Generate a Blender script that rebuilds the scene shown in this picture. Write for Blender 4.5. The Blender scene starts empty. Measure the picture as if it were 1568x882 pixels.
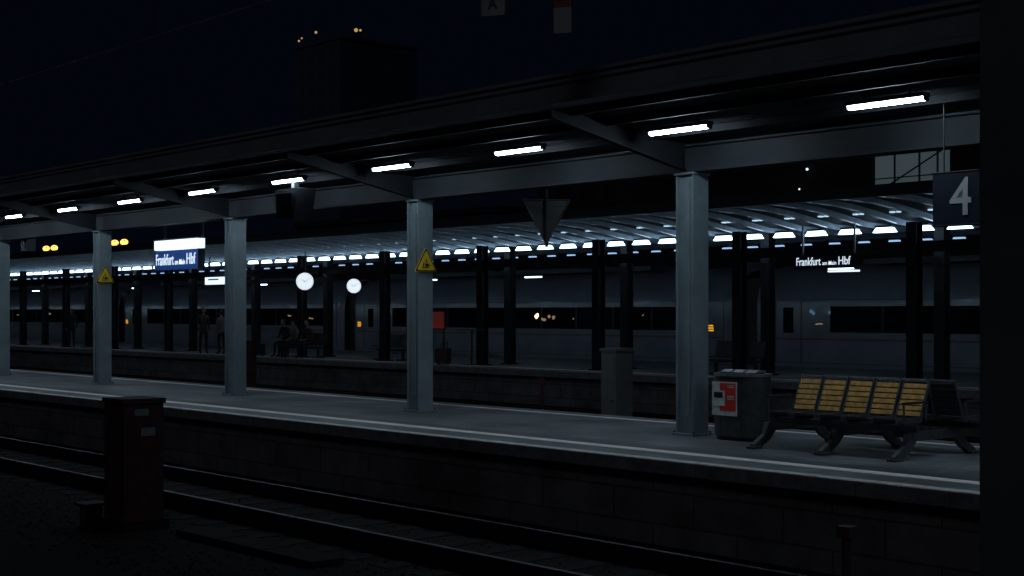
import bpy, math, random
from mathutils import Vector, Matrix
random.seed(7)
scene=bpy.context.scene
scene.view_settings.view_transform='Standard'
scene.view_settings.look='None'
scene.view_settings.exposure=0
COL=scene.collection

# ------------------------------------------------------------ materials
def mat(name,color,rough=0.6,metal=0.0,nscale=6.0,namt=0.25,bump=0.0,bscale=40.0,emit=None,estr=0.0,spec=0.5,rvar=0.0):
    m=bpy.data.materials.new(name); m.use_nodes=True
    nt=m.node_tree; b=nt.nodes['Principled BSDF']
    b.inputs['Roughness'].default_value=rough
    b.inputs['Metallic'].default_value=metal
    b.inputs['Specular IOR Level'].default_value=spec
    tc=nt.nodes.new('ShaderNodeTexCoord')
    n=nt.nodes.new('ShaderNodeTexNoise'); n.inputs['Scale'].default_value=nscale
    n.inputs['Detail'].default_value=6; n.inputs['Roughness'].default_value=0.6
    nt.links.new(tc.outputs['Object'],n.inputs['Vector'])
    r=nt.nodes.new('ShaderNodeValToRGB')
    c=Vector(color)
    r.color_ramp.elements[0].position=0.3; r.color_ramp.elements[1].position=0.7
    lo=c*(1-namt); hi=c*(1+namt)
    r.color_ramp.elements[0].color=(*lo,1); r.color_ramp.elements[1].color=(*[min(1,v) for v in hi],1)
    nt.links.new(n.outputs['Fac'],r.inputs['Fac'])
    nt.links.new(r.outputs['Color'],b.inputs['Base Color'])
    if rvar>0:
        mr=nt.nodes.new('ShaderNodeMapRange')
        mr.inputs['To Min'].default_value=max(0.02,rough-rvar); mr.inputs['To Max'].default_value=min(1,rough+rvar)
        nt.links.new(n.outputs['Fac'],mr.inputs['Value']); nt.links.new(mr.outputs['Result'],b.inputs['Roughness'])
    if bump>0:
        n2=nt.nodes.new('ShaderNodeTexNoise'); n2.inputs['Scale'].default_value=bscale; n2.inputs['Detail'].default_value=8
        nt.links.new(tc.outputs['Object'],n2.inputs['Vector'])
        bp=nt.nodes.new('ShaderNodeBump'); bp.inputs['Strength'].default_value=bump; bp.inputs['Distance'].default_value=0.02
        nt.links.new(n2.outputs['Fac'],bp.inputs['Height']); nt.links.new(bp.outputs['Normal'],b.inputs['Normal'])
    if emit:
        b.inputs['Emission Color'].default_value=(*emit,1); b.inputs['Emission Strength'].default_value=estr
    return m

COOL=(0.66,0.86,1.0)
M={}
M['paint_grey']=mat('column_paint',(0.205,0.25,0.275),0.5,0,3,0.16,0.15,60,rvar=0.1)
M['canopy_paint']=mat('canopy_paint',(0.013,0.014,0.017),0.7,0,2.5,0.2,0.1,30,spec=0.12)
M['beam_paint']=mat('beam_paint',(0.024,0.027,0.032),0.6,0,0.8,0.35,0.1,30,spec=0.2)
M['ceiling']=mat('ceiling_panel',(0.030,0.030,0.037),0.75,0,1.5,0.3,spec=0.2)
M['fascia']=mat('fascia_sheet',(0.20,0.195,0.215),0.65,0.0,1.3,0.2,0.1,8,spec=0.3)
M['ribs']=mat('rib_paint',(0.48,0.56,0.66),0.34,0,4,0.2)
M['shell']=mat('roof_shell',(0.022,0.024,0.034),0.6,0,1.5,0.3)
M['lamp']=mat('lamp_diffuser',(0.8,0.8,0.8),0.4,0,3,0.05,emit=COOL,estr=50)
M['lampfar']=mat('lamp_diffuser_small',(0.8,0.8,0.8),0.4,0,3,0.05,emit=(0.55,0.80,1.0),estr=5.5)
M['lamprear']=mat('lamp_diffuser_rear',(0.8,0.8,0.8),0.4,0,3,0.05,emit=(0.36,0.62,1.0),estr=0.9)
M['glint']=mat('painted_glint',(0.8,0.8,0.8),0.4,0,3,0.05,emit=(0.5,0.78,1.0),estr=0.9)  # emissive colour standing in for reflected highlights
M['housing']=mat('lamp_housing',(0.12,0.12,0.13),0.5)
M['rail']=mat('rail_steel',(0.012,0.010,0.010),0.7,0.1,10,0.3,spec=0.15)
M['railtop']=mat('rail_head',(0.05,0.05,0.06),0.5,0.9,10,0.3)
M['sleeper']=mat('sleeper_concrete',(0.021,0.018,0.018),0.95,0,8,0.35,spec=0.1)
M['white']=mat('white_paint',(0.88,0.80,0.79),0.6,0,9,0.12,0.2,70)
M['edgepaint']=mat('worn_edge_paint',(0.58,0.55,0.55),0.7,0,9,0.3,0.2,70)
M['coping']=mat('coping_concrete',(0.17,0.17,0.18),0.85,0,5,0.35,0.3,60,spec=0.25)
M['black']=mat('black_plastic',(0.010,0.011,0.014),0.5,0,6,0.2)
M['darksteel']=mat('dark_steel',(0.04,0.044,0.05),0.5,0.3,6,0.25)
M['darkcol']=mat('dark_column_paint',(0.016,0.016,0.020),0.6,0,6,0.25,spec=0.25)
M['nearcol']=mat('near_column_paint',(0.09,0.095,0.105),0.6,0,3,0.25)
M['steel']=mat('brushed_steel',(0.30,0.31,0.33),0.42,0.75,12,0.2,rvar=0.1)
M['legs']=mat('cast_legs',(0.085,0.09,0.10),0.5,0.4,8,0.2)
M['binskin']=mat('bin_steel',(0.12,0.13,0.14),0.36,0.75,10,0.25,rvar=0.1)
M['wood']=mat('oak_slats',(0.60,0.33,0.085),0.5,0,14,0.4,0.1,80)
M['brown']=mat('brown_cabinet',(0.055,0.023,0.022),0.75,0,4,0.4,0.2,30,spec=0.18)
M['label']=mat('label_paper',(0.16,0.18,0.19),0.7)
M['cab']=mat('grey_cabinet',(0.085,0.09,0.095),0.6,0,3,0.2)
M['wire']=mat('wire_copper',(0.3,0.26,0.25),0.5)
M['yellow']=mat('sign_yellow',(0.95,0.60,0.03),0.45,0,4,0.06)
M['signblack']=mat('sign_black',(0.008,0.008,0.008),0.5)
M['blue']=mat('sign_blue',(0.02,0.06,0.28),0.4,0,4,0.05,emit=(0.02,0.10,0.42),estr=0.22)
M['bluedk']=mat('sign_navy',(0.008,0.010,0.018),0.6,0,4,0.05,emit=(0.02,0.04,0.12),estr=0.014,spec=0.15)
M['letter']=mat('letter_white',(0.8,0.8,0.8),0.5,0,4,0.03,emit=(0.75,0.88,1.0),estr=0.9)
M['letterdim']=mat('letter_grey',(0.27,0.28,0.30),0.5,0,4,0.03,emit=(0.8,0.9,1.0),estr=0.02)
M['boardpale']=mat('board_pale',(0.16,0.17,0.19),0.6,0,4,0.1,emit=(0.8,0.9,1.0),estr=0.004)
M['boardred']=mat('board_red',(0.14,0.035,0.03),0.6,0,4,0.1,emit=(1,0.15,0.08),estr=0.002)
M['litbox']=mat('lightbox',(0.8,0.8,0.8),0.5,0,4,0.03,emit=(0.72,0.88,1.0),estr=1.3)
M['clock']=mat('clock_face',(0.8,0.8,0.8),0.5,0,4,0.02,emit=(0.82,0.92,1.0),estr=0.95)
M['train']=mat('train_paint',(0.24,0.255,0.295),0.22,0,1.2,0.12,0.04,3,spec=0.55,rvar=0.08)
M['trainroof']=mat('train_roof',(0.08,0.085,0.10),0.5,0,2,0.2)
M['glass']=mat('dark_glass',(0.005,0.006,0.009),0.12,0,3,0.1,spec=0.5)
M['redstripe']=mat('red_stripe',(0.22,0.09,0.055),0.4)
M['orange']=mat('led_orange',(0.2,0.1,0),0.5,0,3,0.05,emit=(1.0,0.45,0.03),estr=1.1)
M['warm']=mat('warm_light',(0.5,0.4,0.2),0.5,0,3,0.05,emit=(1.0,0.66,0.30),estr=3)
M['warmdim']=mat('warm_light_dim',(0.5,0.4,0.2),0.5,0,3,0.05,emit=(1.0,0.6,0.3),estr=0.22)
M['roofwarm']=mat('roof_light',(0.5,0.4,0.2),0.5,0,3,0.05,emit=(1.0,0.60,0.22),estr=0.5)
M['coldglow']=mat('cold_glow',(0.2,0.2,0.3),0.5,0,3,0.05,emit=(0.25,0.6,1.0),estr=0.16)
M['sodium']=mat('sodium_lamp',(0.5,0.4,0.2),0.5,0,3,0.05,emit=(1.0,0.42,0.08),estr=3.2)
M['redposter']=mat('poster_red',(0.70,0.05,0.03),0.35,0,5,0.1)
M['redlit']=mat('poster_red_lit',(0.4,0.05,0.03),0.35,0,5,0.1,emit=(1,0.10,0.06),estr=0.04)
M['whiteposter']=mat('poster_white',(0.60,0.66,0.66),0.35,0,30,0.25)
M['facade']=mat('night_facade',(0.04,0.038,0.04),0.9,0,0.2,0.25,spec=0.1)
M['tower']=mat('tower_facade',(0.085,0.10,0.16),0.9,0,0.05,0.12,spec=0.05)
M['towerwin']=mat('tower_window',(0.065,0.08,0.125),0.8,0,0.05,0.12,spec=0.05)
M['winoff']=mat('unlit_window',(0.05,0.055,0.075),0.6,0,0.2,0.25,spec=0.1)
M['hallglass']=mat('hall_glazing',(0.1,0.11,0.13),0.5,0,0.5,0.5,emit=(0.45,0.62,0.72),estr=0.075)
M['skin']=mat('skin',(0.30,0.19,0.14),0.6)
M['hair']=mat('hair',(0.02,0.014,0.01),0.6)
M['cloth1']=mat('coat_dark',(0.02,0.02,0.024),0.9)
M['cloth2']=mat('coat_brown',(0.06,0.045,0.038),0.9)
M['cloth3']=mat('coat_light',(0.16,0.145,0.14),0.9)
M['jeans']=mat('trousers',(0.02,0.022,0.03),0.9)
M['suit']=mat('suitcase_shell',(0.09,0.03,0.03),0.5)

def paving(name,col,joint=1.0):
    m=mat(name,col,0.58,0,1.4,0.22,0.5,90,rvar=0.14)
    nt=m.node_tree; b=nt.nodes['Principled BSDF']
    base=b.inputs['Base Color'].links[0].from_socket
    tc=[n for n in nt.nodes if n.type=='TEX_COORD'][0]
    br=nt.nodes.new('ShaderNodeTexBrick')
    br.inputs['Scale'].default_value=1.0
    br.inputs['Brick Width'].default_value=0.6; br.inputs['Row Height'].default_value=0.3
    br.inputs['Mortar Size'].default_value=0.008
    br.inputs['Color1'].default_value=(1,1,1,1); br.inputs['Color2'].default_value=(0.8,0.8,0.8,1); br.inputs['Mortar'].default_value=(0.45,0.45,0.45,1)
    nt.links.new(tc.outputs['Object'],br.inputs['Vector'])
    mx=nt.nodes.new('ShaderNodeMixRGB'); mx.blend_type='MULTIPLY'; mx.inputs['Fac'].default_value=joint
    nt.links.new(base,mx.inputs['Color1']); nt.links.new(br.outputs['Color'],mx.inputs['Color2'])
    st=nt.nodes.new('ShaderNodeTexNoise'); st.inputs['Scale'].default_value=0.7; st.inputs['Detail'].default_value=6
    nt.links.new(tc.outputs['Object'],st.inputs['Vector'])
    rr=nt.nodes.new('ShaderNodeMapRange'); rr.inputs['From Min'].default_value=0.3; rr.inputs['From Max'].default_value=0.7
    rr.inputs['To Min'].default_value=0.6; rr.inputs['To Max'].default_value=1.3
    nt.links.new(st.outputs['Fac'],rr.inputs['Value'])
    m2=nt.nodes.new('ShaderNodeVectorMath'); m2.operation='SCALE'
    nt.links.new(mx.outputs['Color'],m2.inputs[0]); nt.links.new(rr.outputs['Result'],m2.inputs['Scale'])
    nt.links.new(m2.outputs['Vector'],b.inputs['Base Color'])
    return m
M['paving']=paving('platform_paving',(0.175,0.182,0.192))
M['tactile']=paving('tactile_paving',(0.11,0.12,0.13))
def wallmat():
    m=mat('wall_concrete',(0.15,0.145,0.155),0.9,0,2.2,0.35,0.4,25,spec=0.2)
    nt=m.node_tree; b=nt.nodes['Principled BSDF']; base=b.inputs['Base Color'].links[0].from_socket
    tc=[n for n in nt.nodes if n.type=='TEX_COORD'][0]
    sp=nt.nodes.new('ShaderNodeSeparateXYZ'); cb=nt.nodes.new('ShaderNodeCombineXYZ')
    nt.links.new(tc.outputs['Object'],sp.inputs[0]); nt.links.new(sp.outputs['X'],cb.inputs['X']); nt.links.new(sp.outputs['Z'],cb.inputs['Y'])
    br=nt.nodes.new('ShaderNodeTexBrick'); br.inputs['Scale'].default_value=1
    br.inputs['Brick Width'].default_value=1.2; br.inputs['Row Height'].default_value=0.36; br.inputs['Mortar Size'].default_value=0.012
    br.inputs['Color1'].default_value=(1,1,1,1); br.inputs['Color2'].default_value=(0.8,0.8,0.8,1); br.inputs['Mortar'].default_value=(0.4,0.4,0.4,1)
    nt.links.new(cb.outputs[0],br.inputs['Vector'])
    mx=nt.nodes.new('ShaderNodeMixRGB'); mx.blend_type='MULTIPLY'; mx.inputs['Fac'].default_value=1
    nt.links.new(base,mx.inputs['Color1']); nt.links.new(br.outputs['Color'],mx.inputs['Color2'])
    nt.links.new(mx.outputs['Color'],b.inputs['Base Color'])
    return m
M['wall']=wallmat()
M['ballast']=mat('ballast_gravel',(0.024,0.020,0.021),0.98,0,16,0.4,0.6,22,spec=0.06)

# ------------------------------------------------------------ mesh builder
class B:
    def __init__(s): s.v=[];s.f=[];s.mi=[];s.ms=[];s.sm=[]
    def m(s,k):
        if k not in s.ms: s.ms.append(k)
        return s.ms.index(k)
    def add(s,vs,fs,k,smooth=False):
        o=len(s.v); s.v+=[tuple(v) for v in vs]; i=s.m(k)
        for f in fs: s.f.append([o+a for a in f]); s.mi.append(i); s.sm.append(smooth)
    def box(s,x0,x1,y0,y1,z0,z1,k,M4=None):
        vs=[Vector(p) for p in [(x0,y0,z0),(x1,y0,z0),(x1,y1,z0),(x0,y1,z0),(x0,y0,z1),(x1,y0,z1),(x1,y1,z1),(x0,y1,z1)]]
        if M4 is not None: vs=[M4@v for v in vs]
        s.add(vs,[(0,3,2,1),(4,5,6,7),(0,1,5,4),(1,2,6,5),(2,3,7,6),(3,0,4,7)],k)
    def prism(s,prof,axis,a,b,k,smooth=False,M4=None):
        def mk(p,t):
            return {'x':(t,p[0],p[1]),'y':(p[0],t,p[1]),'z':(p[0],p[1],t)}[axis]
        n=len(prof); vs=[Vector(mk(p,a)) for p in prof]+[Vector(mk(p,b)) for p in prof]
        if M4 is not None: vs=[M4@v for v in vs]
        fs=[(i,(i+1)%n,n+(i+1)%n,n+i) for i in range(n)]
        s.add(vs,fs,k,smooth); s.add(vs,[list(range(n))[::-1],list(range(n,2*n))],k,False)
    def cyl(s,p0,p1,r0,k,r1=None,n=14):
        p0=Vector(p0);p1=Vector(p1); r1=r0 if r1 is None else r1
        d=(p1-p0).normalized(); q=d.to_track_quat('Z','Y')
        vs=[]
        for p,r in((p0,r0),(p1,r1)):
            for i in range(n):
                a=2*math.pi*i/n; vs.append(p+q@Vector((r*math.cos(a),r*math.sin(a),0)))
        s.add(vs,[(i,(i+1)%n,n+(i+1)%n,n+i) for i in range(n)],k,True)
        s.add(vs,[list(range(n))[::-1],list(range(n,2*n))],k)
    def sph(s,c,rx,ry,rz,k,n=12):
        vs=[];fs=[]
        for i in range(n+1):
            t=math.pi*i/n
            for j in range(n*2):
                a=math.pi*j/n; vs.append((c[0]+rx*math.sin(t)*math.cos(a),c[1]+ry*math.sin(t)*math.sin(a),c[2]+rz*math.cos(t)))
        w=n*2
        for i in range(n):
            for j in range(w): fs.append((i*w+j,i*w+(j+1)%w,(i+1)*w+(j+1)%w,(i+1)*w+j))
        s.add(vs,fs,k,True)
    def obj(s,name,parent=None,bevel=0,loc=None):
        me=bpy.data.meshes.new(name); me.from_pydata(s.v,[],s.f)
        for k in s.ms: me.materials.append(M[k])
        for p,i,sm in zip(me.polygons,s.mi,s.sm): p.material_index=i; p.use_smooth=sm
        me.validate()
        import bmesh
        bm=bmesh.new(); bm.from_mesh(me); bmesh.ops.recalc_face_normals(bm,faces=bm.faces); bm.to_mesh(me); bm.free()
        o=bpy.data.objects.new(name,me); COL.objects.link(o)
        if parent: o.parent=parent
        if loc: o.location=loc
        if bevel>0:
            md=o.modifiers.new('bevel','BEVEL'); md.width=bevel; md.segments=2; md.limit_method='ANGLE'; md.angle_limit=math.radians(40)
        return o
def empty(name,loc=(0,0,0),rz=0):
    e=bpy.data.objects.new(name,None); COL.objects.link(e); e.location=loc; e.rotation_euler=(0,0,rz); e.empty_display_size=0.2; return e
def text(name,body,size,loc,rot,k,parent,width,ext=0.003):
    c=bpy.data.curves.new(name,'FONT'); c.body=body; c.size=size; c.extrude=ext; c.offset=size*0.006
    c.align_x='LEFT'; c.materials.append(M[k])
    o=bpy.data.objects.new(name,c); COL.objects.link(o)
    bpy.context.view_layer.update()
    w=max(1e-3,o.dimensions.x)
    o.location=loc; o.rotation_euler=rot; o.scale=(width/w,1,1)
    if parent: o.parent=parent
    return o
R90=(math.radians(90),0,0)

# ------------------------------------------------------------ ground
g=B(); g.add([(-3000,-3000,-0.95),(3000,-3000,-0.95),(3000,3000,-0.95),(-3000,3000,-0.95)],[(0,1,2,3)],'ballast'); g.obj('ground')
b=B()
for i in range(5200):
    x=random.uniform(-30,-4); y=random.uniform(6.2,11.2)
    r=random.uniform(0.012,0.03)
    vs=[]
    for d in [(1,0,0),(0,1,0),(-1,0,0),(0,-1,0),(0,0,1),(0,0,-1)]:
        q=Vector(d)*r*random.uniform(0.6,1.2); vs.append((x+q.x+random.uniform(-.3,.3)*r,y+q.y,-0.944+q.z*0.5))
    b.add(vs,[(0,1,4),(1,2,4),(2,3,4),(3,0,4),(1,0,5),(2,1,5),(3,2,5),(0,3,5)],'ballast')
b.obj('ballast_stones')

def rails(ys,x0,x1,name):
    e=empty(name)
    for j,y in enumerate(ys):
        r=B(); z=-0.76
        prof=[(y-0.07,z-0.16),(y+0.07,z-0.16),(y+0.07,z-0.145),(y+0.012,z-0.12),(y+0.012,z-0.045),(y+0.036,z-0.03),(y+0.036,z-0.004),(y-0.036,z-0.004),(y-0.036,z-0.03),(y-0.012,z-0.045),(y-0.012,z-0.12),(y-0.07,z-0.145)]
        r.prism(prof,'x',x0,x1,'rail'); r.box(x0,x1,y-0.033,y+0.033,z-0.004,z,'railtop')
        r.obj('rail_%d'%(j+1),e)
    s=B(); x=x0
    while x<x1:
        s.box(x,x+0.26,ys[0]-0.55,ys[1]+0.55,-0.97,-0.94,'sleeper'); x+=0.63
    s.obj('sleepers',e,0.01)
rails([8.86,10.32],-110,20,'railway_track')
rails([17.9,19.35],-110,20,'railway_track')
rails([22.3,23.75],-110,20,'railway_track')

# ------------------------------------------------------------ middle platform
XL,XR=-100,14
p=empty('station_platform')
b=B(); b.box(XL,XR,11.42,15.45,-1.0,-0.012,'wall'); b.obj('platform_wall',p)
b=B(); b.box(XL,XR,11.5,15.35,-0.1,0.0,'paving'); b.obj('platform_paving',p)
b=B()
x=XL
while x<XR:
    b.box(x+0.004,x+0.996,11.22,11.494,-0.14,0.006,'coping'); b.box(x+0.004,x+0.996,15.37,15.62,-0.14,0.006,'coping'); x+=1.0
b.obj('coping',p,0.008)
b=B(); b.box(XL,XR,11.91,12.12,0.0,0.004,'white'); b.box(XL,XR,15.18,15.30,0.0,0.004,'white')
b.box(XL,XR,11.24,11.40,0.0062,0.010,'edgepaint'); b.obj('painted_line',p)
b=B(); b.box(XL,XR,12.16,12.46,0.0,0.004,'tactile'); b.obj('tactile_strip',p)

colX=[-12.46-5.85*i for i in range(-2,13)]
def hcol(X,Y=13.92,top=3.41):
    b=B()
    w=0.15;t=0.022
    b.box(X+w-t,X+w,Y-w,Y+w,0.03,top,'paint_grey'); b.box(X-w,X-w+t,Y-w,Y+w,0.03,top,'paint_grey')
    b.box(X-w+t,X+w-t,Y-0.10,Y-0.085,0.03,top,'paint_grey')
    b.box(X-w+t,X+w-t,Y+0.085,Y+0.10,0.03,top,'paint_grey')
    b.box(X-w-0.04,X+w+0.04,Y-w-0.04,Y+w+0.04,0.001,0.03,'paint_grey')
    b.box(X-w-0.02,X+w+0.02,Y-w-0.02,Y+w+0.02,top-0.03,top-0.002,'paint_grey')
    b.cyl((X+w-0.06,Y-w-0.012,0.3),(X+w-0.06,Y-w-0.012,3.3),0.012,'paint_grey',n=8)
    for sx in(-1,1):
        for sy in(-1,1): b.cyl((X+sx*0.165,Y+sy*0.165,0.03),(X+sx*0.165,Y+sy*0.165,0.055),0.012,'darksteel',n=8)
    return b.obj('steel_column',None,0.004)
for X in colX: hcol(X)

c=empty('platform_canopy')
b=B()
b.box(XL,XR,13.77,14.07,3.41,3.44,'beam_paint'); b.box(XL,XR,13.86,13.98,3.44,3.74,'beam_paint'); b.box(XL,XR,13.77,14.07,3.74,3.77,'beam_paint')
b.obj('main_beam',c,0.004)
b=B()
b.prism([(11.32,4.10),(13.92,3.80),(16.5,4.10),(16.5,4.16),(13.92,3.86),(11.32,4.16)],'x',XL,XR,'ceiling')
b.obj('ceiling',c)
b=B()
b.prism([(11.18,4.02),(11.30,3.98),(11.30,4.30),(11.14,4.30),(11.14,4.24),(11.18,4.22)],'x',XL,XR,'fascia')
b.prism([(11.10,4.302),(11.34,4.302),(11.34,4.345),(11.10,4.345)],'x',XL,XR,'fascia')
b.box(XL,XR,16.5,16.62,3.95,4.3,'fascia')
b.obj('fascia',c,0.004)
b=B()
for y in (11.75,12.35,13.2):
    z=4.10-(y-11.32)*0.3/2.6
    b.box(XL,XR,y-0.03,y+0.03,z-0.09,z-0.002,'canopy_paint')
b.obj('purlins',c)
b=B()
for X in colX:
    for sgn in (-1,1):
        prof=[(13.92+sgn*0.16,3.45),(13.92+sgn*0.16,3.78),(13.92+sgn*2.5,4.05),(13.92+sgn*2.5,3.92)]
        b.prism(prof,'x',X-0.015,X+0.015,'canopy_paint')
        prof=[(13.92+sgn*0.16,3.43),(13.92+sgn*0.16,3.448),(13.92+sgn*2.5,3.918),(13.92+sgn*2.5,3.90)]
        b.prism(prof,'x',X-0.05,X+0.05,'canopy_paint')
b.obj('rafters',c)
b=B()
b.prism([(11.34,4.17),(13.92,3.93),(16.5,4.17),(16.5,4.22),(13.92,3.98),(11.34,4.22)],'x',XL,XR,'fascia'); b.obj('roof_sheet',c)

def lamp(X,Y,z,L=0.93):
    e=empty('ceiling_lamp',(X,Y,z))
    b=B(); b.box(-L/2-0.02,L/2+0.02,-0.065,0.065,0.012,0.06,'housing')
    b.box(-L/2-0.02,-L/2,-0.045,0.045,-0.03,0.012,'housing'); b.box(L/2,L/2+0.02,-0.045,0.045,-0.03,0.012,'housing')
    b.box(-0.3,-0.27,-0.015,0.015,0.06,0.16,'housing'); b.box(0.27,0.3,-0.015,0.015,0.06,0.16,'housing')
    b.obj('lamp_housing',e,0.003)
    b=B(); prof=[(0.042*math.cos(a),0.010+0.040*math.sin(a)) for a in [math.pi+math.pi*i/8 for i in range(9)]]
    b.prism(prof,'x',-L/2+0.001,L/2-0.001,'lamp',True); b.obj('diffuser',e)
for i in range(-4,20):
    lamp(-8.71-2.925*i,12.77,3.80)
for i in range(-4,20,3):
    lamp(-8.71-2.925*i,15.2,3.86)

def tri_sign(X,Y,z,s):
    e=empty('warning_sign',(X,Y,z))
    def tri(w,dx0,dx1,k,up=0,rr=0.1):
        h=w*0.88; pts=[]
        V=[Vector((-w/2,-h/3)),Vector((w/2,-h/3)),Vector((0,2*h/3))]
        for i in range(3):
            a=V[i-1];o=V[i];c2=V[(i+1)%3]
            p0=o+(a-o)*rr; p2=o+(c2-o)*rr
            for t in (0,0.25,0.5,0.75,1): q=p0*(1-t)**2+o*2*t*(1-t)+p2*t*t; pts.append((q.x,q.y+up))
        b=B(); b.prism(pts,'x',dx0,dx1,k); return b
    tri(s,0.0,0.008,'yellow').obj('sign_plate',e)
    tri(s*0.95,0.0085,0.011,'signblack').obj('sign_border',e)
    tri(s*0.80,0.0115,0.014,'yellow').obj('sign_field',e)
    b=B()
    b.box(0.0145,0.017,-0.085,0.055,-0.075,-0.06,'signblack'); b.box(0.0145,0.017,-0.02,0.05,-0.05,0.0,'signblack')
    b.prism([(-0.07,-0.05),(-0.048,-0.05),(-0.035,0.02),(-0.055,0.02)],'x',0.0145,0.017,'signblack')
    b.prism([(-0.02,0.015),(0.02,0.02),(0.005,0.04),(0.015,0.08),(-0.025,0.04),(-0.005,0.035)],'x',0.0145,0.017,'signblack')
    b.box(0.0145,0.017,0.062,0.078,-0.045,-0.015,'signblack')
    b.obj('pictogram',e)
    b=B(); b.box(-0.025,-0.002,-0.12,0.12,-0.05,-0.02,'steel'); b.obj('bracket',e)
tri_sign(-18.31+0.18,13.90,2.38,0.46)
tri_sign(-30.01+0.18,13.90,2.38,0.46)

e=empty('platform_number_sign',(-8.14,13.3,2.79))
b=B(); b.box(-0.32,0.32,-0.06,0.06,-0.27,0.27,'bluedk'); b.box(-0.335,0.335,-0.068,0.068,0.271,0.285,'darkcol'); b.box(-0.335,0.335,-0.068,0.068,-0.285,-0.271,'darkcol')
b.cyl((-0.22,0,0.285),(-0.22,0,1.1),0.008,'black'); b.cyl((0.22,0,0.285),(0.22,0,1.1),0.008,'black'); b.obj('sign_box',e,0.004)
text('numeral','4',0.56,(-0.115,-0.066,-0.175),R90,'letterdim',e,0.25)

def name_sign(X,Y,z,w,h,bm,lm,hang,lit):
    e=empty('station_name_sign',(X,Y,z))
    b=B(); b.box(-w/2,w/2,-0.07,0.07,-h/2,h/2,bm)
    b.box(-w/2-0.02,-w/2-0.001,-0.078,0.078,-h/2-0.01,h/2+0.01,'darksteel'); b.box(w/2+0.001,w/2+0.02,-0.078,0.078,-h/2-0.01,h/2+0.01,'darksteel')
    for sx in(-1,1): b.box(sx*w*0.44-0.02,sx*w*0.44+0.02,0.08,0.12,-h/2,hang,'steel')
    b.obj('sign_box',e)
    k=h/0.4; zb=-0.10*k
    text('town','Frankfurt',0.33*k,(-w/2+0.02*w,-0.076,zb),R90,lm,e,0.42*w)
    text('suffix','am Main',0.16*k,(-w/2+w*0.475,-0.076,zb),R90,lm,e,0.235*w)
    text('station','Hbf',0.33*k,(-w/2+w*0.74,-0.076,zb),R90,lm,e,0.20*w)
    if lit:
        b=B(); b.box(-w/2,w/2,-0.09,0.09,h/2+0.02,h/2+0.22,'litbox'); b.box(-w/2-0.02,w/2+0.02,-0.1,0.1,h/2+0.221,h/2+0.245,'darksteel'); b.obj('light_box',e)
    else:
        b=B(); b.box(0.1,0.9,-0.06,0.06,-h/2-0.09,-h/2-0.05,'litbox'); b.obj('light_strip',e)
name_sign(-27.15,14.3,2.70,1.88,0.40,'blue','letter',0.9,True)
name_sign(-20.06,27.0,2.77,1.65,0.32,'bluedk','letter',0.85,False)

e=empty('departure_display',(-20.5,12.95,3.4))
b=B(); b.prism([(-0.36,0.27),(0.36,0.27),(0.24,-0.26),(-0.30,-0.2)],'y',-0.18,0.18,'black'); b.box(-0.28,0.2,-0.2,-0.181,-0.16,0.2,'glass'); b.box(-0.05,0.05,-0.05,0.05,0.27,0.6,'darksteel'); b.obj('housing',e,0.01)
e=empty('platform_camera',(-34.6,14.1,3.28))
b=B(); b.box(-0.16,0.16,-0.12,0.12,-0.16,0.16,'darksteel'); b.cyl((0,-0.122,0),(0,-0.15,0),0.11,'label'); b.cyl((0,-0.151,0),(0,-0.17,0),0.06,'black'); b.box(-0.02,0.02,-0.02,0.02,0.16,0.25,'darksteel'); b.obj('camera_body',e)
e=empty('hanging_triangle_sign',(-16.2,14.75,3.0)); e.rotation_euler=(0,0,math.radians(-25))
b=B(); b.prism([(-0.38,0.33),(0.38,0.33),(0.0,-0.36)],'x',-0.01,0.01,'black'); 
for a,c2 in (((-0.38,0.33),(0.38,0.33)),((0.38,0.33),(0,-0.36)),((0,-0.36),(-0.38,0.33))):
    b.cyl((0.02,a[0],a[1]),(0.02,c2[0],c2[1]),0.012,'darksteel',n=8)
b.box(0.012,0.05,-0.02,0.02,-0.4,0.75,'darkcol'); b.obj('sign_plate',e)

# litter bin
e=empty('litter_bin',(-11.58,13.88,0))
def stad(a,b_,n=10,off=0.0):
    r=b_/2+off; L=a/2-b_/2; pts=[]
    for i in range(n+1):
        t=-math.pi/2+math.pi*i/n; pts.append((L+r*math.cos(t),r*math.sin(t)))
    for i in range(n+1):
        t=math.pi/2+math.pi*i/n; pts.append((-L+r*math.cos(t),r*math.sin(t)))
    return pts
b=B(); b.prism(stad(0.78,0.46),'z',0.05,0.80,'binskin',True); b.prism(stad(0.78,0.46,off=-0.03),'z',0.0,0.05,'black'); b.prism(stad(0.78,0.46,off=0.014),'z',0.801,0.835,'steel',True)
for i in(-1,0,1):
    b.box(i*0.2-0.08,i*0.2+0.08,-0.1,0.1,0.836,0.846,'black')
    b.prism([(-0.11,0.846),(0.11,0.846),(0.11,0.875),(-0.02,0.88)],'x',i*0.2-0.085,i*0.2+0.085,'steel')
for xx in (-0.165,0.165): b.box(xx-0.004,xx+0.004,-0.234,-0.2305,0.07,0.78,'darksteel')
b.obj('bin_body',e,0.004)
b=B(); b.box(-0.29,0.11,-0.245,-0.236,0.31,0.73,'whiteposter'); b.box(-0.16,0.095,-0.2485,-0.2455,0.37,0.715,'redposter')
b.box(-0.27,-0.08,-0.2525,-0.249,0.43,0.62,'whiteposter')
for z in(0.68,0.66,0.55,0.53,0.51): b.box(-0.04,0.07,-0.2515,-0.249,z,z+0.009,'whiteposter')
b.box(-0.25,-0.11,-0.2555,-0.253,0.53,0.60,'signblack')
b.obj('poster',e)

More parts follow.
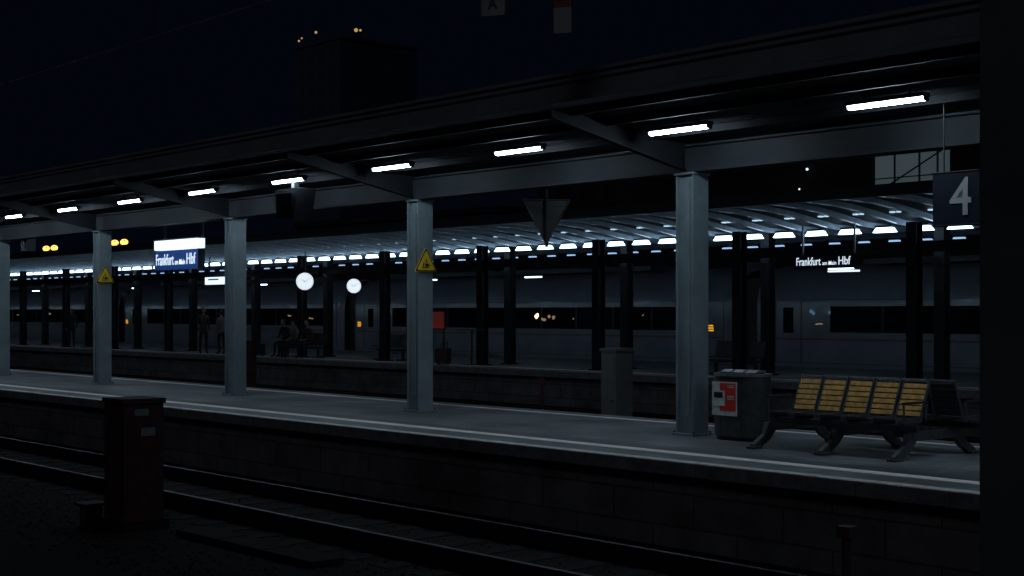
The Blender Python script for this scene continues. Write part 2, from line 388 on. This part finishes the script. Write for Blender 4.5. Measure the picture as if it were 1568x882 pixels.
# bench: back to back seat rows
e=empty('platform_bench',(0,0,0))
def row(x0,n,pitch,y0,sg,topw,name):
    b=B()
    for i in range(n):
        xa=x0+i*pitch+0.022; xb=x0+(i+1)*pitch-0.022
        nS=6
        for j in range(nS):
            t=(j+0.5)/nS; z=0.45+t*0.36; y=y0+sg*(0.02+t*0.15)
            R=Matrix.Translation((0,y,z))@Matrix.Rotation(-sg*math.radians(22),4,'X')
            b.box(xa+0.012,xb-0.012,-0.012,0.012,-0.0255,0.0255,topw,R)
        for j in range(7):
            t=(j+0.5)/7; y=y0-sg*(0.02+t*0.42); z=0.43-0.02*math.sin(t*math.pi)+0.012*t
            b.box(xa+0.012,xb-0.012,y-0.022,y+0.022,z-0.012,z+0.012,'darksteel' )
        for xx in (xa,xb):
            w=0.008
            b.prism([(y0-sg*0.46,0.445),(y0-sg*0.46,0.405),(y0+sg*0.01,0.385),(y0+sg*0.03,0.41),(y0+sg*0.205,0.840),(y0+sg*0.175,0.847),(y0-sg*0.0,0.45)],'x',xx-w,xx+w,'legs')
        b.prism([(y0+sg*0.172,0.827),(y0+sg*0.198,0.822),(y0+sg*0.206,0.847),(y0+sg*0.175,0.855)],'x',xa,xb,'steel')
    for xx in (x0-0.03,x0+n*pitch+0.03):
        b.box(xx-0.018,xx+0.018,min(y0-sg*0.40,y0+sg*0.05),max(y0-sg*0.40,y0+sg*0.05),0.605,0.63,'darksteel')
        b.cyl((xx,y0-sg*0.37,0.40),(xx,y0-sg*0.39,0.61),0.012,'legs',n=8)
        b.cyl((xx,y0+sg*0.03,0.40),(xx,y0+sg*0.05,0.61),0.012,'legs',n=8)
    ya=y0-sg*0.22
    b.box(x0-0.1,x0+n*pitch+0.1,ya-0.03,ya+0.03,0.30,0.37,'darksteel')
    for i in range(n*1+1): b.box(x0+i*pitch-0.02,x0+i*pitch+0.02,min(ya-0.15,ya+0.15),max(ya-0.15,ya+0.15),0.371,0.40,'darksteel')
    b.obj(name,e,0.002)
row(-10.58,5,0.356,13.56,1,'wood','front_seats')
row(-10.35,5,0.356,14.06,-1,'darksteel','rear_seats')
b=B()
for X in (-10.72,-9.75,-8.80):
    b.prism([(13.02,0.0),(13.02,0.05),(13.22,0.16),(13.28,0.298),(14.34,0.298),(14.40,0.16),(14.60,0.05),(14.60,0.0),(14.5,0.0),(14.30,0.10),(14.20,0.2),(13.42,0.2),(13.32,0.10),(13.12,0.0)],'x',X-0.03,X+0.03,'legs')
    b.box(X-0.06,X+0.06,12.98,13.14,0.0005,0.03,'legs'); b.box(X-0.06,X+0.06,14.48,14.64,0.0005,0.03,'legs')
b.obj('legs',e,0.006)

# ------------------------------------------------------------ near platform & column
n=empty('station_platform'); b=B(); b.box(XL,XR,-6,3.0,-1.0,-0.01,'wall'); b.box(XL,XR,-6,2.9,-0.009,0,'paving'); b.box(XL,XR,2.91,3.2,-0.15,0.004,'coping'); b.obj('platform_slab',n)
b=B(); b.box(-1.62,-1.30,2.71,2.74,0.02,6,'nearcol'); b.box(-1.62,-1.30,2.98,3.01,0.02,6,'nearcol'); b.box(-1.60,-1.585,2.74,2.98,0.02,6,'nearcol'); b.box(-1.32,-1.305,2.74,2.98,0.02,6,'nearcol')
b.box(-1.66,-1.26,2.67,3.05,0.005,0.02,'nearcol'); b.box(-1.50,-1.475,2.700,2.709,1.68,1.71,'whiteposter')
b.obj('steel_column',None,0.003)

def cabinet(name,X,Y,z0,w,d,h,k,labels=True):
    e=empty(name,(X,Y,z0)); b=B()
    b.box(-w/2,w/2,-d/2,d/2,0.12,h-0.06,k); b.box(-w/2-0.02,w/2+0.02,-d/2-0.02,d/2+0.02,h-0.059,h,k)
    b.box(-w/2-0.05,w/2+0.05,-d/2-0.05,d/2+0.05,0,0.119,'sleeper')
    b.box(-w/2+0.04,w/2-0.04,-d/2-0.012,-d/2-0.001,0.18,h-0.12,k)
    b.cyl((w/2-0.08,-d/2-0.012,h*0.55),(w/2-0.08,-d/2-0.04,h*0.55),0.02,'darksteel',n=8)
    if labels:
        b.box(w/2+0.001,w/2+0.004,-0.12,0.06,h-0.2,h-0.12,'label'); b.box(w/2+0.001,w/2+0.004,-0.04,0.14,h-0.44,h-0.34,'label')
    b.obj('cabinet_body',e,0.008); return e
cabinet('signal_cabinet',-15.64,7.65,-0.95,0.52,0.5,1.54,'brown')
cabinet('signal_cabinet',-16.9,17.0,-0.95,0.35,0.4,1.95,'cab',False)
cabinet('signal_cabinet',-28.6,16.7,-0.95,0.42,0.4,1.9,'brown',False)
b=B(); b.box(-16.15,-15.95,7.2,7.4,-0.95,-0.7,'brown'); b.box(-16.2,-15.9,7.15,7.45,-0.699,-0.66,'brown'); b.obj('cable_junction_box',None,0.01)
b=B()
for i in range(3): b.box(-14.8+i*0.95,-13.88+i*0.95,7.75,8.15,-0.95,-0.88,'sleeper')
b.obj('cable_trough_cover',None,0.01)
b=B(); b.cyl((-6.6,9.15,-0.95),(-6.6,9.15,-0.1),0.04,'brown'); b.box(-6.66,-6.54,9.09,9.21,-0.14,-0.05,'brown'); b.box(-6.75,-6.45,9.0,9.3,-0.95,-0.9,'sleeper'); b.obj('marker_post',None,0.006)
b=B(); b.cyl((-17.9,16.2,-0.95),(-17.9,16.2,0.35),0.03,'brown'); b.cyl((-17.9,16.2,0.35),(-17.9,16.2,0.48),0.06,'brown'); b.obj('marker_post')

e=empty('catenary_gantry')
b=B()
b.box(-10.45,-10.15,1.85,2.15,-0.95,6.6,'darksteel')
b.box(-10.45,-10.15,20.8,21.1,-0.95,6.6,'darksteel')
b.box(-10.4,-10.2,2.15,20.8,6.05,6.15,'darksteel'); b.box(-10.4,-10.2,2.15,20.8,6.5,6.6,'darksteel')
y=2.2
while y<20: b.cyl((-10.3,y,6.15),(-10.3,y+0.6,6.5),0.025,'darksteel',n=6); b.cyl((-10.3,y+0.6,6.5),(-10.3,y+1.2,6.15),0.025,'darksteel',n=6); y+=1.2
b.obj('gantry_frame',e)
for (X,Y,z,w,h,ks) in ((-10.32,9.62,4.53,0.09,0.32,('boardred','boardpale')),(-10.95,9.25,4.72,0.125,0.26,('boardpale','boardpale'))):
    f=empty('track_board',(X,Y,z),math.radians(30)); b=B()
    b.box(-w,w,-0.01,0.01,-h/2,h*0.28,ks[1]) ; b.box(-w,w,-0.01,0.01,h*0.28,h/2,ks[0])
    b.box(-0.015,0.015,-0.015,0.015,h/2,1.5,'darksteel'); b.obj('board',f)
    if w>0.1: text('board_letter','A',0.17,(-0.05,-0.016,-0.07),R90,'signblack',f,0.1)
b=B()
b.cyl((-200,9.6,5.6),(20,9.6,5.6),0.006,'wire',n=6); b.cyl((-200,9.6,6.9),(20,9.6,6.9),0.006,'darksteel',n=6)
for x in range(-190,20,9): b.cyl((x,9.6,5.6),(x,9.6,6.9),0.004,'darksteel',n=5)
b.obj('overhead_wire')

# ------------------------------------------------------------ far platform
FX0,FX1=-125,16
p=empty('station_platform')
b=B(); b.box(FX0,FX1,26.2,33.6,-1.0,-0.012,'wall'); b.obj('platform_wall',p)
b=B(); b.box(FX0,FX1,26.3,33.5,-0.1,0.0,'tactile'); b.obj('platform_paving',p)
b=B(); b.box(FX0,FX1,26.0,26.29,-0.16,0.006,'coping'); b.box(FX0,FX1,33.51,33.8,-0.16,0.006,'coping'); b.box(FX0,FX1,26.9,27.02,0.001,0.006,'white'); b.obj('coping',p)

c=empty('platform_canopy')
prof=[(24.3,4.04),(24.8,4.04),(25.5,4.01),(26.2,3.95),(26.9,3.86),(27.5,3.77),(28.0,3.70),(29,3.66),(30.3,3.64),(31.6,3.66),(32.7,3.70),(33.4,3.80),(34.2,3.93),(35.2,4.02)]
top=[(y,z+0.07) for y,z in prof[::-1]]
b=B(); b.prism(prof+top,'x',FX0,FX1,'shell',False); b.obj('roof_shell',c)
b=B()
x=-17.2-0.97*105+0.485
ribs=[]
while x<FX1:
    for i in range(len(prof)-1):
        y0_,z0_=prof[i]; y1_,z1_=prof[i+1]
        b.prism([(y0_,z0_-0.003),(y1_,z1_-0.003),(y1_,z1_-0.12),(y0_,z0_-0.12)],'x',x-0.05,x+0.05,'ribs')
    ribs.append(x); x+=0.97
b.obj('ribs',c)
b=B(); b.box(FX0,FX1,24.2,24.31,3.92,4.16,'darkcol'); b.box(FX0,FX1,35.2,35.3,3.9,4.2,'darkcol'); b.box(FX0,FX1,27.42,27.58,2.93,3.17,'darkcol'); b.obj('edge_beams',c)
e=empty('canopy_lamp_row')
b=B(); h_=B(); g_=B()
for x in ribs:
    X=x+0.485
    for Y in (28.0,32.7):
        if Y<30:
            b.prism([(X-0.29,3.44),(X+0.29,3.44),(X+0.20,3.55),(X-0.20,3.55)],'y',Y-0.07,Y+0.07,'lampfar')
            h_.box(X-0.22,X+0.22,Y-0.08,Y+0.08,3.551,3.60,'housing')
        else:
            b.prism([(X-0.17,3.49),(X+0.17,3.49),(X+0.14,3.53),(X-0.14,3.53)],'y',Y-0.05,Y+0.05,'lamprear')
            h_.box(X-0.16,X+0.16,Y-0.06,Y+0.06,3.531,3.60,'housing')
    g_.box(X-0.14,X-0.05,26.95,27.05,3.80,3.83,'glint'); g_.box(X+0.03,X+0.1,26.95,27.05,3.80,3.83,'glint')  # glowing boxes imitate lamp reflections between the ribs, no fittings
b.obj('diffusers',e); h_.obj('housings',e); g_.obj('painted_glints',e)

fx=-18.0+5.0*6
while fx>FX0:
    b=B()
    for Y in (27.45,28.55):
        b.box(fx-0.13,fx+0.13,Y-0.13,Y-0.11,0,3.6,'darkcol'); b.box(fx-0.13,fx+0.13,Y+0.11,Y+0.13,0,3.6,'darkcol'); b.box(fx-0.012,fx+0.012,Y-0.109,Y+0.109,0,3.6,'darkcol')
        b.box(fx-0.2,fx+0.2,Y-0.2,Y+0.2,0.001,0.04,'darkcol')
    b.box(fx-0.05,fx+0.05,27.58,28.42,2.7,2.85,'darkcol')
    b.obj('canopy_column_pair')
    fx-=5.0

for X in (-86.2,-79.9,-67.2,-55.0,-42.8,-36.9,-24.0):
    e=empty('strip_lamp',(X,33.0,2.82)); b=B(); b.box(-0.4,0.4,-0.05,0.05,-0.02,0.02,'lampfar'); b.obj('diffuser',e)
    b=B(); b.box(-0.42,0.42,-0.06,0.06,0.021,0.06,'housing'); b.cyl((-0.3,0,0.06),(-0.3,0,0.9),0.01,'darksteel',n=6); b.cyl((0.3,0,0.06),(0.3,0,0.9),0.01,'darksteel',n=6); b.obj('housing',e)

def clock(X,Y,z,r):
    e=empty('station_clock',(X,Y,z)); e.rotation_euler=(0,0,math.radians(49))
    b=B(); b.cyl((0,-0.07,0),(0,0.07,0),r*1.06,'darksteel',n=40); b.cyl((0,-0.078,0),(0,-0.0705,0),r,'clock',n=40); b.cyl((0,0.0705,0),(0,0.078,0),r,'clock',n=40)
    for i in range(12):
        a=i*math.pi/6; R=Matrix.Rotation(a,4,'Y'); b.box(-0.005,0.005,-0.082,-0.0785,r*0.86,r*0.95,'signblack',R)
    b.box(-0.006,0.006,-0.085,-0.0825,-0.04,r*0.5,'signblack',Matrix.Rotation(math.radians(300),4,'Y')); b.box(-0.004,0.004,-0.089,-0.0855,-0.05,r*0.8,'signblack',Matrix.Rotation(math.radians(60),4,'Y'))
    b.cyl((0,0,r),(0,0,3.7-z),0.02,'darksteel'); b.obj('clock_body',e)
clock(-42.1,27.0,2.67,0.30); clock(-48.1,33.2,2.67,0.29)
e=empty('illuminated_info_sign',(-48.4,27.1,2.80)); b=B(); b.box(-0.85,0.85,-0.06,0.06,-0.14,0.14,'litbox'); b.box(-0.87,0.87,-0.07,0.07,0.141,0.17,'darksteel'); b.box(-0.6,-0.57,-0.015,0.015,0.17,0.95,'darksteel'); b.box(0.57,0.6,-0.015,0.015,0.17,0.95,'darksteel')
b.box(-0.6,0.2,-0.063,-0.0605,0.02,0.08,'coldglow'); b.obj('sign_box',e)
e=empty('poster_stand',(-35.35,27.6,0)); b=B(); b.box(-0.36,0.36,-0.03,0.03,1.05,1.65,'darksteel'); b.box(-0.33,0.33,-0.036,-0.031,1.09,1.61,'redlit')
for z in(1.5,1.42,1.36,1.2): b.box(-0.22,0.15,-0.039,-0.0365,z,z+0.025,'boardpale')
b.box(-0.3,-0.26,-0.02,0.02,0,1.05,'darksteel'); b.box(0.26,0.3,-0.02,0.02,0,1.05,'darksteel'); b.obj('poster_board',e)
b=B(); b.cyl((-33.2,27.2,0),(-33.2,27.2,0.03),0.26,'darksteel'); b.cyl((-33.2,27.2,0.03),(-33.2,27.2,1.05),0.03,'darksteel'); b.box(-33.6,-32.8,26.95,27.45,1.051,1.08,'darksteel'); b.obj('standing_table')
def suitcase(X,Y,k,s=1):
    e=empty('suitcase',(X,Y,0),0.4); b=B(); b.box(-0.2*s,0.2*s,-0.13*s,0.13*s,0.05,0.5*s,k); b.box(-0.1*s,-0.085*s,0.08*s,0.1*s,0.5*s,0.66*s,'darksteel'); b.box(0.085*s,0.1*s,0.08*s,0.1*s,0.5*s,0.66*s,'darksteel'); b.box(-0.1*s,0.1*s,0.08*s,0.1*s,0.66*s,0.685*s,'darksteel')
    for sx in(-1,1):
        b.cyl((sx*0.17*s-0.02,0,0.03),(sx*0.17*s+0.02,0,0.03),0.03,'black',n=10)
        b.box(sx*0.1*s-0.01,sx*0.1*s+0.01,-0.137*s,-0.131*s,0.08,0.46*s,'darksteel')
    b.obj('case',e,0.03)
suitcase(-34.2,26.9,'suit',1.0); suitcase(-45.0,26.9,'jeans',0.9); suitcase(-34.8,27.3,'cloth1',0.9)

def small_bench(X,Y,L):
    e=empty('platform_bench',(X,Y,0)); b=B()
    n=int(L/0.55)
    for i in range(n):
        xa=-L/2+i*0.55
        b.prism([(-0.22,0.45),(0.2,0.42),(0.3,0.85),(0.27,0.86),(0.18,0.46),(-0.22,0.48)],'x',xa+0.02,xa+0.52,'darksteel')
    b.box(-L/2,L/2,-0.04,0.04,0.32,0.39,'darksteel')
    for xx in(-L/2+0.2,L/2-0.2): b.box(xx-0.03,xx+0.03,-0.25,0.25,0,0.05,'darksteel'); b.box(xx-0.03,xx+0.03,-0.04,0.04,0.05,0.32,'darksteel')
    b.obj('seats',e)
small_bench(-23.6,28.0,1.7); small_bench(-38.4,28.0,1.7); small_bench(-43.0,27.35,2.75)

# ------------------------------------------------------------ people
def person(name,loc,heading,pose='stand',coat='cloth1',h=1.74):
    s=h/1.75
    if pose=='stand':
        J={'pel':(0,0,.95,.13,.10),'sp':(0,0.0,1.12,.125,.095),'ch':(0,0.0,1.33,.15,.105),'nk':(0,.0,1.47,.06,.06),'hb':(0,-.01,1.55,.055,.055)}
        for sx,n in((-1,'l'),(1,'r')):
            J['sh'+n]=(sx*.17,0,1.40,.07,.07);J['el'+n]=(sx*.23,.03,1.12,.05,.05);J['wr'+n]=(sx*.22,-.07,.88,.03,.033);J['ha'+n]=(sx*.215,-.10,.81,.028,.035)
            J['hp'+n]=(sx*.09,0,.88,.095,.095);J['kn'+n]=(sx*.105,-.02-.03*sx,.50,.065,.065);J['an'+n]=(sx*.11,.03-.04*sx,.10,.042,.045);J['to'+n]=(sx*.13,-.14-.04*sx,.04,.04,.035)
    else:
        J={'pel':(0,0.05,.56,.14,.11),'sp':(0,0.02,.74,.125,.1),'ch':(0,-0.06,.95,.15,.105),'nk':(0,-.10,1.09,.06,.06),'hb':(0,-.13,1.17,.055,.055)}
        for sx,n in((-1,'l'),(1,'r')):
            J['sh'+n]=(sx*.17,-.07,1.02,.07,.07);J['el'+n]=(sx*.24,-.12,.76,.05,.05);J['wr'+n]=(sx*.12,-.33,.68,.03,.033);J['ha'+n]=(sx*.08,-.39,.66,.028,.035)
            J['hp'+n]=(sx*.09,0.0,.54,.095,.095);J['kn'+n]=(sx*.12,-.43,.52,.065,.065);J['an'+n]=(sx*.12,-.44,.10,.042,.045);J['to'+n]=(sx*.13,-.60,.04,.04,.035)
    keys=list(J); idx={k:i for i,k in enumerate(keys)}
    ed=[('pel','sp'),('sp','ch'),('ch','nk'),('nk','hb')]
    for n in 'lr': ed+=[('ch','sh'+n),('sh'+n,'el'+n),('el'+n,'wr'+n),('wr'+n,'ha'+n),('pel','hp'+n),('hp'+n,'kn'+n),('kn'+n,'an'+n),('an'+n,'to'+n)]
    me=bpy.data.meshes.new('tmp'); me.from_pydata([J[k][:3] for k in keys],[(idx[a],idx[c2]) for a,c2 in ed],[])
    o=bpy.data.objects.new('tmp',me); COL.objects.link(o)
    md=o.modifiers.new('s','SKIN'); md.use_smooth_shade=True
    if not me.skin_vertices:
        bpy.context.view_layer.objects.active=o; bpy.ops.mesh.customdata_skin_add()
    sv=me.skin_vertices[0].data
    for k in keys: sv[idx[k]].radius=(J[k][3],J[k][4])
    sv[0].use_root=True
    o.modifiers.new('sub','SUBSURF').levels=1
    dg=bpy.context.evaluated_depsgraph_get(); ne=bpy.data.meshes.new_from_object(o.evaluated_get(dg))
    bpy.data.objects.remove(o)
    for k in (coat,'jeans','skin','cloth1'): ne.materials.append(M[k])
    hip=J['hpl'][2]; wz=J['wrl'][2]
    for f in ne.polygons:
        c2=f.center
        if c2.z>J['nk'][2]+0.02: i=2
        elif c2.z<0.10: i=3
        elif (abs(c2.x)>0.175 if pose=='stand' else c2.y<-.34 and c2.z>.62) and c2.z<wz+0.0 and c2.z>wz-.2: i=2
        elif c2.z<hip-0.04 if pose=='stand' else (c2.z<.64 and not(abs(c2.x)<.15 and c2.y>-.05 and c2.z>.56)): i=1
        else: i=0
        f.material_index=i; f.use_smooth=True
    e=empty(name,loc,heading); e.scale=(s,s,s)
    bo=bpy.data.objects.new('body',ne); COL.objects.link(bo); bo.parent=e
    hb=Vector(J['hb'][:3]); c0=hb+Vector((0,-.015,.085))
    b=B(); b.sph(c0,.075,.092,.115,'skin',10); b.sph(c0+Vector((0,.018,.022)),.082,.092,.108,'hair',10)
    b.prism([(c0.y-.088,c0.z+.01),(c0.y-.118,c0.z-.025),(c0.y-.085,c0.z-.03)],'x',-.012,.012,'skin')
    for sx in(-1,1): b.sph(c0+Vector((sx*.077,0,-.01)),.01,.018,.028,'skin',6); b.sph(c0+Vector((sx*.03,-.082,.005)),.012,.008,.007,'signblack',6)
    b.box(-.022,.022,c0.y-.088,c0.y-.078,c0.z-.055,c0.z-.048,'redstripe')
    b.obj('head',e)
    b=B()
    for n in 'lr':
        ha=Vector(J['ha'+n][:3]); wr=Vector(J['wr'+n][:3]); d=(ha-wr).normalized(); sx=-1 if n=='l' else 1
        side=Vector((0,1,0)) if pose=='stand' else Vector((sx,0,0)); side=(side-d*side.dot(d)).normalized()
        for q,L in zip((-1.5,-.5,.5,1.5),(.06,.075,.07,.055)):
            p0=ha+side*q*.017; p1=p0+d*(L*.6+.02); p2=p1+(d+Vector((-sx*.5,0,-.1))).normalized()*L*.5
            b.cyl(p0,p1,.009,'skin',n=6); b.cyl(p1,p2,.009,'skin',.006,n=6)
        p0=wr+d*.03-side*.02; b.cyl(p0,p0+(d-side*.8).normalized()*.05,.01,'skin',.007,n=6)
    b.obj('fingers',e)
    return e
person('standing_person',(-61.4,27.0,0),math.radians(60),'stand','cloth1',1.76)
person('standing_person',(-48.85,26.75,0),math.radians(80),'stand','cloth2',1.78)
person('standing_person',(-47.9,27.0,0),math.radians(-80),'stand','cloth3',1.68)
person('seated_person',(-43.9,27.35,-0.02),math.radians(10),'sit','cloth1',1.75)
person('seated_person',(-43.15,27.35,-0.02),math.radians(-8),'sit','cloth3',1.68)
person('seated_person',(-42.4,27.35,-0.02),math.radians(20),'sit','cloth2',1.72)

# ------------------------------------------------------------ train
e=empty('passenger_train')
TY=36.0
prof=[(TY+0.10,-0.55),(TY,-0.1),(TY,1.9),(TY+0.10,2.35),(TY+0.32,2.72),(TY+0.75,3.0),(TY+1.45,3.1),(TY+2.15,3.0),(TY+2.6,2.7),(TY+2.8,2.3),(TY+2.9,1.9),(TY+2.9,-0.1),(TY+2.8,-0.55)]
gaps=[-30.0+22.7*2,-30.0+22.7,-30.0,-52.7,-75.4,-98.1,-120.8]
for gi in range(len(gaps)-1):
    x1=gaps[gi]-0.42; x0=gaps[gi+1]+0.42
    cr=empty('railcar_%d'%(gi+1)); cr.parent=e
    b=B()
    n_=len(prof); st=[(x0,0.16),(x0+0.12,0.05),(x0+0.35,0.0),(x1-0.35,0.0),(x1-0.12,0.05),(x1,0.16)]
    vs=[]
    for X,ins in st:
        for y,z in prof: vs.append((X,y+(ins if y<TY+1.45 else -ins),z-(ins*0.5 if z>2.5 else 0)))
    fs=[]
    for k in range(len(st)-1):
        for i in range(n_): fs.append((k*n_+i,k*n_+(i+1)%n_,(k+1)*n_+(i+1)%n_,(k+1)*n_+i))
    b.add(vs,fs,'train',True); b.add(vs,[list(range(n_)),list(range((len(st)-1)*n_,len(st)*n_))[::-1]],'darkcol')
    body=b.obj('body',cr)
    md=body.modifiers.new('es','EDGE_SPLIT'); md.split_angle=math.radians(35)
    b=B()
    wx0=x0+3.0; wx1=x1-1.3
    b.box(wx0,wx1,TY-0.006,TY+0.02,0.98,1.78,'glass')
    k=wx0+1.9
    while k<wx1-0.5: b.box(k-0.05,k+0.05,TY-0.009,TY-0.0065,0.98,1.78,'black'); k+=1.9
    b.box(x0+0.36,x1-0.36,TY-0.004,TY+0.01,0.73,0.79,'redstripe')
    b.box(x0+0.36,x1-0.36,TY-0.004,TY+0.01,0.02,0.035,'darksteel'); 
    b.box(x0+0.36,x1-0.36,TY-0.004,TY+0.01,1.98,1.99,'darksteel')
    for dx in (x0+0.9,x0+1.9,x1-1.15,x1-0.42):
        b.box(dx-0.012,dx+0.012,TY-0.0065,TY+0.01,0.04,1.95,'darksteel')
    b.box(x0+1.2,x0+1.6,TY-0.006,TY+0.01,0.95,1.75,'glass')
    b.obj('windows_and_doors',cr)
    b=B()
    for dx in (x1-0.98,x0+0.55):
        b.box(dx-0.16,dx+0.16,TY-0.012,TY-0.0065,0.93,1.20,'black')
        for rr in (1.13,1.05,0.97):
            xx=dx-0.13
            while xx<dx+0.11:
                w=random.uniform(0.02,0.06); b.box(xx,min(dx+0.14,xx+w),TY-0.016,TY-0.0125,rr,rr+0.045,'orange'); xx+=w+0.015
    b.obj('destination_display',cr)
    b=B(); b.box(x1+0.001,x1+0.839,TY+0.35,TY+2.55,-0.3,2.7,'black')
    b.box(x0+4,x1-4,TY+0.3,TY+2.6,3.06,3.22,'trainroof')
    for wxx in (x0+2.5,x0+5,x1-5,x1-2.5): b.cyl((wxx,TY+0.5,-0.32),(wxx,TY+0.62,-0.32),0.44,'darksteel',n=24)
    b.obj('gangway_and_bogies',cr)
b=B()
for X,z,w,h,k in ((-40.1,1.47,0.36,0.16,'warm'),(-39.7,1.33,0.5,0.1,'warmdim'),(-39.2,1.40,0.5,0.12,'warmdim'),(-56.5,1.46,0.25,0.07,'warm'),(-57.6,1.43,0.6,0.05,'warmdim'),(-27.2,1.60,0.28,0.1,'coldglow'),(-27.0,1.22,0.35,0.05,'warmdim'),(-26.6,1.60,0.12,0.08,'coldglow'),(-55.6,1.3,0.4,0.06,'warmdim'),(-85,1.5,0.5,0.07,'warmdim'),(-90,1.4,0.4,0.06,'warmdim'),(-38.0,1.36,0.14,0.06,'warmdim'),(-34.5,1.5,0.1,0.05,'warmdim')):
    for j in range(3):
        ox=random.uniform(-w/3,w/3); oz=random.uniform(-h/2,h/2)
        b.sph((X+ox,TY-0.008-0.001*j,z+oz),w*random.uniform(.12,.25),0.008,h*random.uniform(.3,.6),k,6)
b.obj('compartment_lights',e)

# ------------------------------------------------------------ background
def building(name,x0,x1,y0,y1,h,step=3.2,lit=0.03,seed=1,wallk='facade',wink='winoff'):
    rnd=random.Random(seed); e=empty(name); b=B()
    b.box(x0,x1,y0,y1,-0.95,h,wallk); b.box(x0-0.3,x1+0.3,y0-0.3,y1+0.3,h+0.002,h+0.6,wallk); b.obj('walls',e)
    b=B(); z=2.0
    while z<h-2:
        x=x0+1.2
        while x<x1-2: b.box(x,x+1.4,y0-0.03,y0-0.005,z,z+1.7,'warmdim' if rnd.random()<lit else wink); x+=step
        y=y0+1.2
        while y<y1-2: b.box(x1+0.005,x1+0.03,y,y+1.4,z,z+1.7,wink); y+=step
        z+=step
    b.obj('windows',e); return e
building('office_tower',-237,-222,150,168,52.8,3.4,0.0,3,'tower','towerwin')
b=B()
for (x,y,z,r) in ((-236.4,150.2,54.4,0.2),(-235.4,150.2,54.8,0.17),(-230.4,150.2,55.2,0.25),(-221.9,153.6,54.8,0.36),(-221.9,154.6,54.9,0.22)): b.sph((x,y,z),r,r,r,'roofwarm',8); b.cyl((x,y,z-r),(x,y,53.3),0.08,'darkcol',n=6)
b.obj('rooftop_lights')
building('apartment_block',-150,-112,95,110,12,3.2,0.008,5)
building('apartment_block',-100,-62,90,105,14,3.2,0.01,8)
h=empty('station_hall'); b=B(); b.box(-60,10,60,90,-0.95,7.4,'facade'); b.box(-60,-41.8,60,90,7.401,10.5,'facade'); b.box(-37.4,10,60,90,7.401,10.5,'facade'); b.box(-41.8,-37.4,60.6,90,7.402,10.5,'facade'); b.box(-60,10,59.5,90,10.501,10.8,'facade')
b.obj('walls',h)
b=B(); b.box(-41.79,-37.41,60.3,60.59,7.41,10.49,'hallglass'); b.obj('glazing',h)
b=B(); b.cyl((-41.7,60.2,7.5),(-37.5,60.2,9.6),0.04,'darksteel',n=6)
for x in(-40.6,-39.2,-38.2): b.box(x-0.02,x+0.02,60.15,60.28,7.41,10.49,'darksteel')
b.box(-41.79,-37.41,60.1,60.2,8.2,8.25,'darksteel'); b.obj('mullions',h)
b=B(); b.sph((-45.6,59.8,9.0),0.07,0.07,0.07,'litbox',6); b.sph((-46.1,59.8,8.0),0.05,0.05,0.05,'litbox',6); b.cyl((-45.6,59.8,9.0),(-45.6,60,9.0),0.03,'darksteel',n=6); b.cyl((-46.1,59.8,8.0),(-46.1,60,8.0),0.03,'darksteel',n=6); b.obj('wall_lights',h)

def street_lamp(X,Y,z):
    e=empty('street_lamp',(X,Y,-0.95)); b=B(); H=z+0.95
    b.cyl((0,0,0),(0,0,H-0.3),0.11,'darksteel',0.07)
    for sx in(-1,1):
        b.cyl((0,0,H-0.35),(sx*1.0,0,H+0.05),0.04,'darksteel',n=8)
        b.box(sx*1.0-0.45,sx*1.0+0.45,-0.2,0.2,H+0.02,H+0.16,'darksteel')
        b.sph((sx*1.0,0,H-0.02),0.62,0.28,0.28,'sodium',8)
    b.obj('pole_and_heads',e)
street_lamp(-141.6,60,8.2); street_lamp(-125.7,60,8.2)

# ------------------------------------------------------------ world, added fill sun, camera
w=bpy.data.worlds.new('World'); scene.world=w; w.use_nodes=True
nt=w.node_tree; nt.nodes.clear()
out=nt.nodes.new('ShaderNodeOutputWorld'); sky=nt.nodes.new('ShaderNodeTexSky'); sky.sky_type='NISHITA'; sky.sun_disc=False
sky.sun_elevation=math.radians(-4); sky.sun_rotation=math.radians(200)
b1=nt.nodes.new('ShaderNodeBackground'); b1.inputs['Strength'].default_value=0.0015; nt.links.new(sky.outputs[0],b1.inputs['Color'])
b2=nt.nodes.new('ShaderNodeBackground'); b2.inputs['Color'].default_value=(0.0007,0.0014,0.0034,1); b2.inputs['Strength'].default_value=1.0
ad=nt.nodes.new('ShaderNodeAddShader'); nt.links.new(b1.outputs[0],ad.inputs[0]); nt.links.new(b2.outputs[0],ad.inputs[1]); nt.links.new(ad.outputs[0],out.inputs['Surface'])
sl=bpy.data.lights.new('fill_sun','SUN'); sl.energy=0.065; sl.angle=math.radians(8); sl.color=(0.85,0.9,1.0)  # added fill from the camera side, lifts fascia and platform wall
so=bpy.data.objects.new('fill_sun',sl); COL.objects.link(so); so.rotation_euler=Vector((-0.35,0.8,-0.55)).to_track_quat('-Z','Y').to_euler()

cd=bpy.data.cameras.new('camera'); cd.lens=50; cd.sensor_width=36; cd.shift_y=37/1568; cd.clip_end=6000; cd.clip_start=0.05
co=bpy.data.objects.new('camera',cd); COL.objects.link(co); co.location=(0,0,1.6); co.rotation_euler=(math.radians(90),0,math.radians(49.05))
scene.camera=co
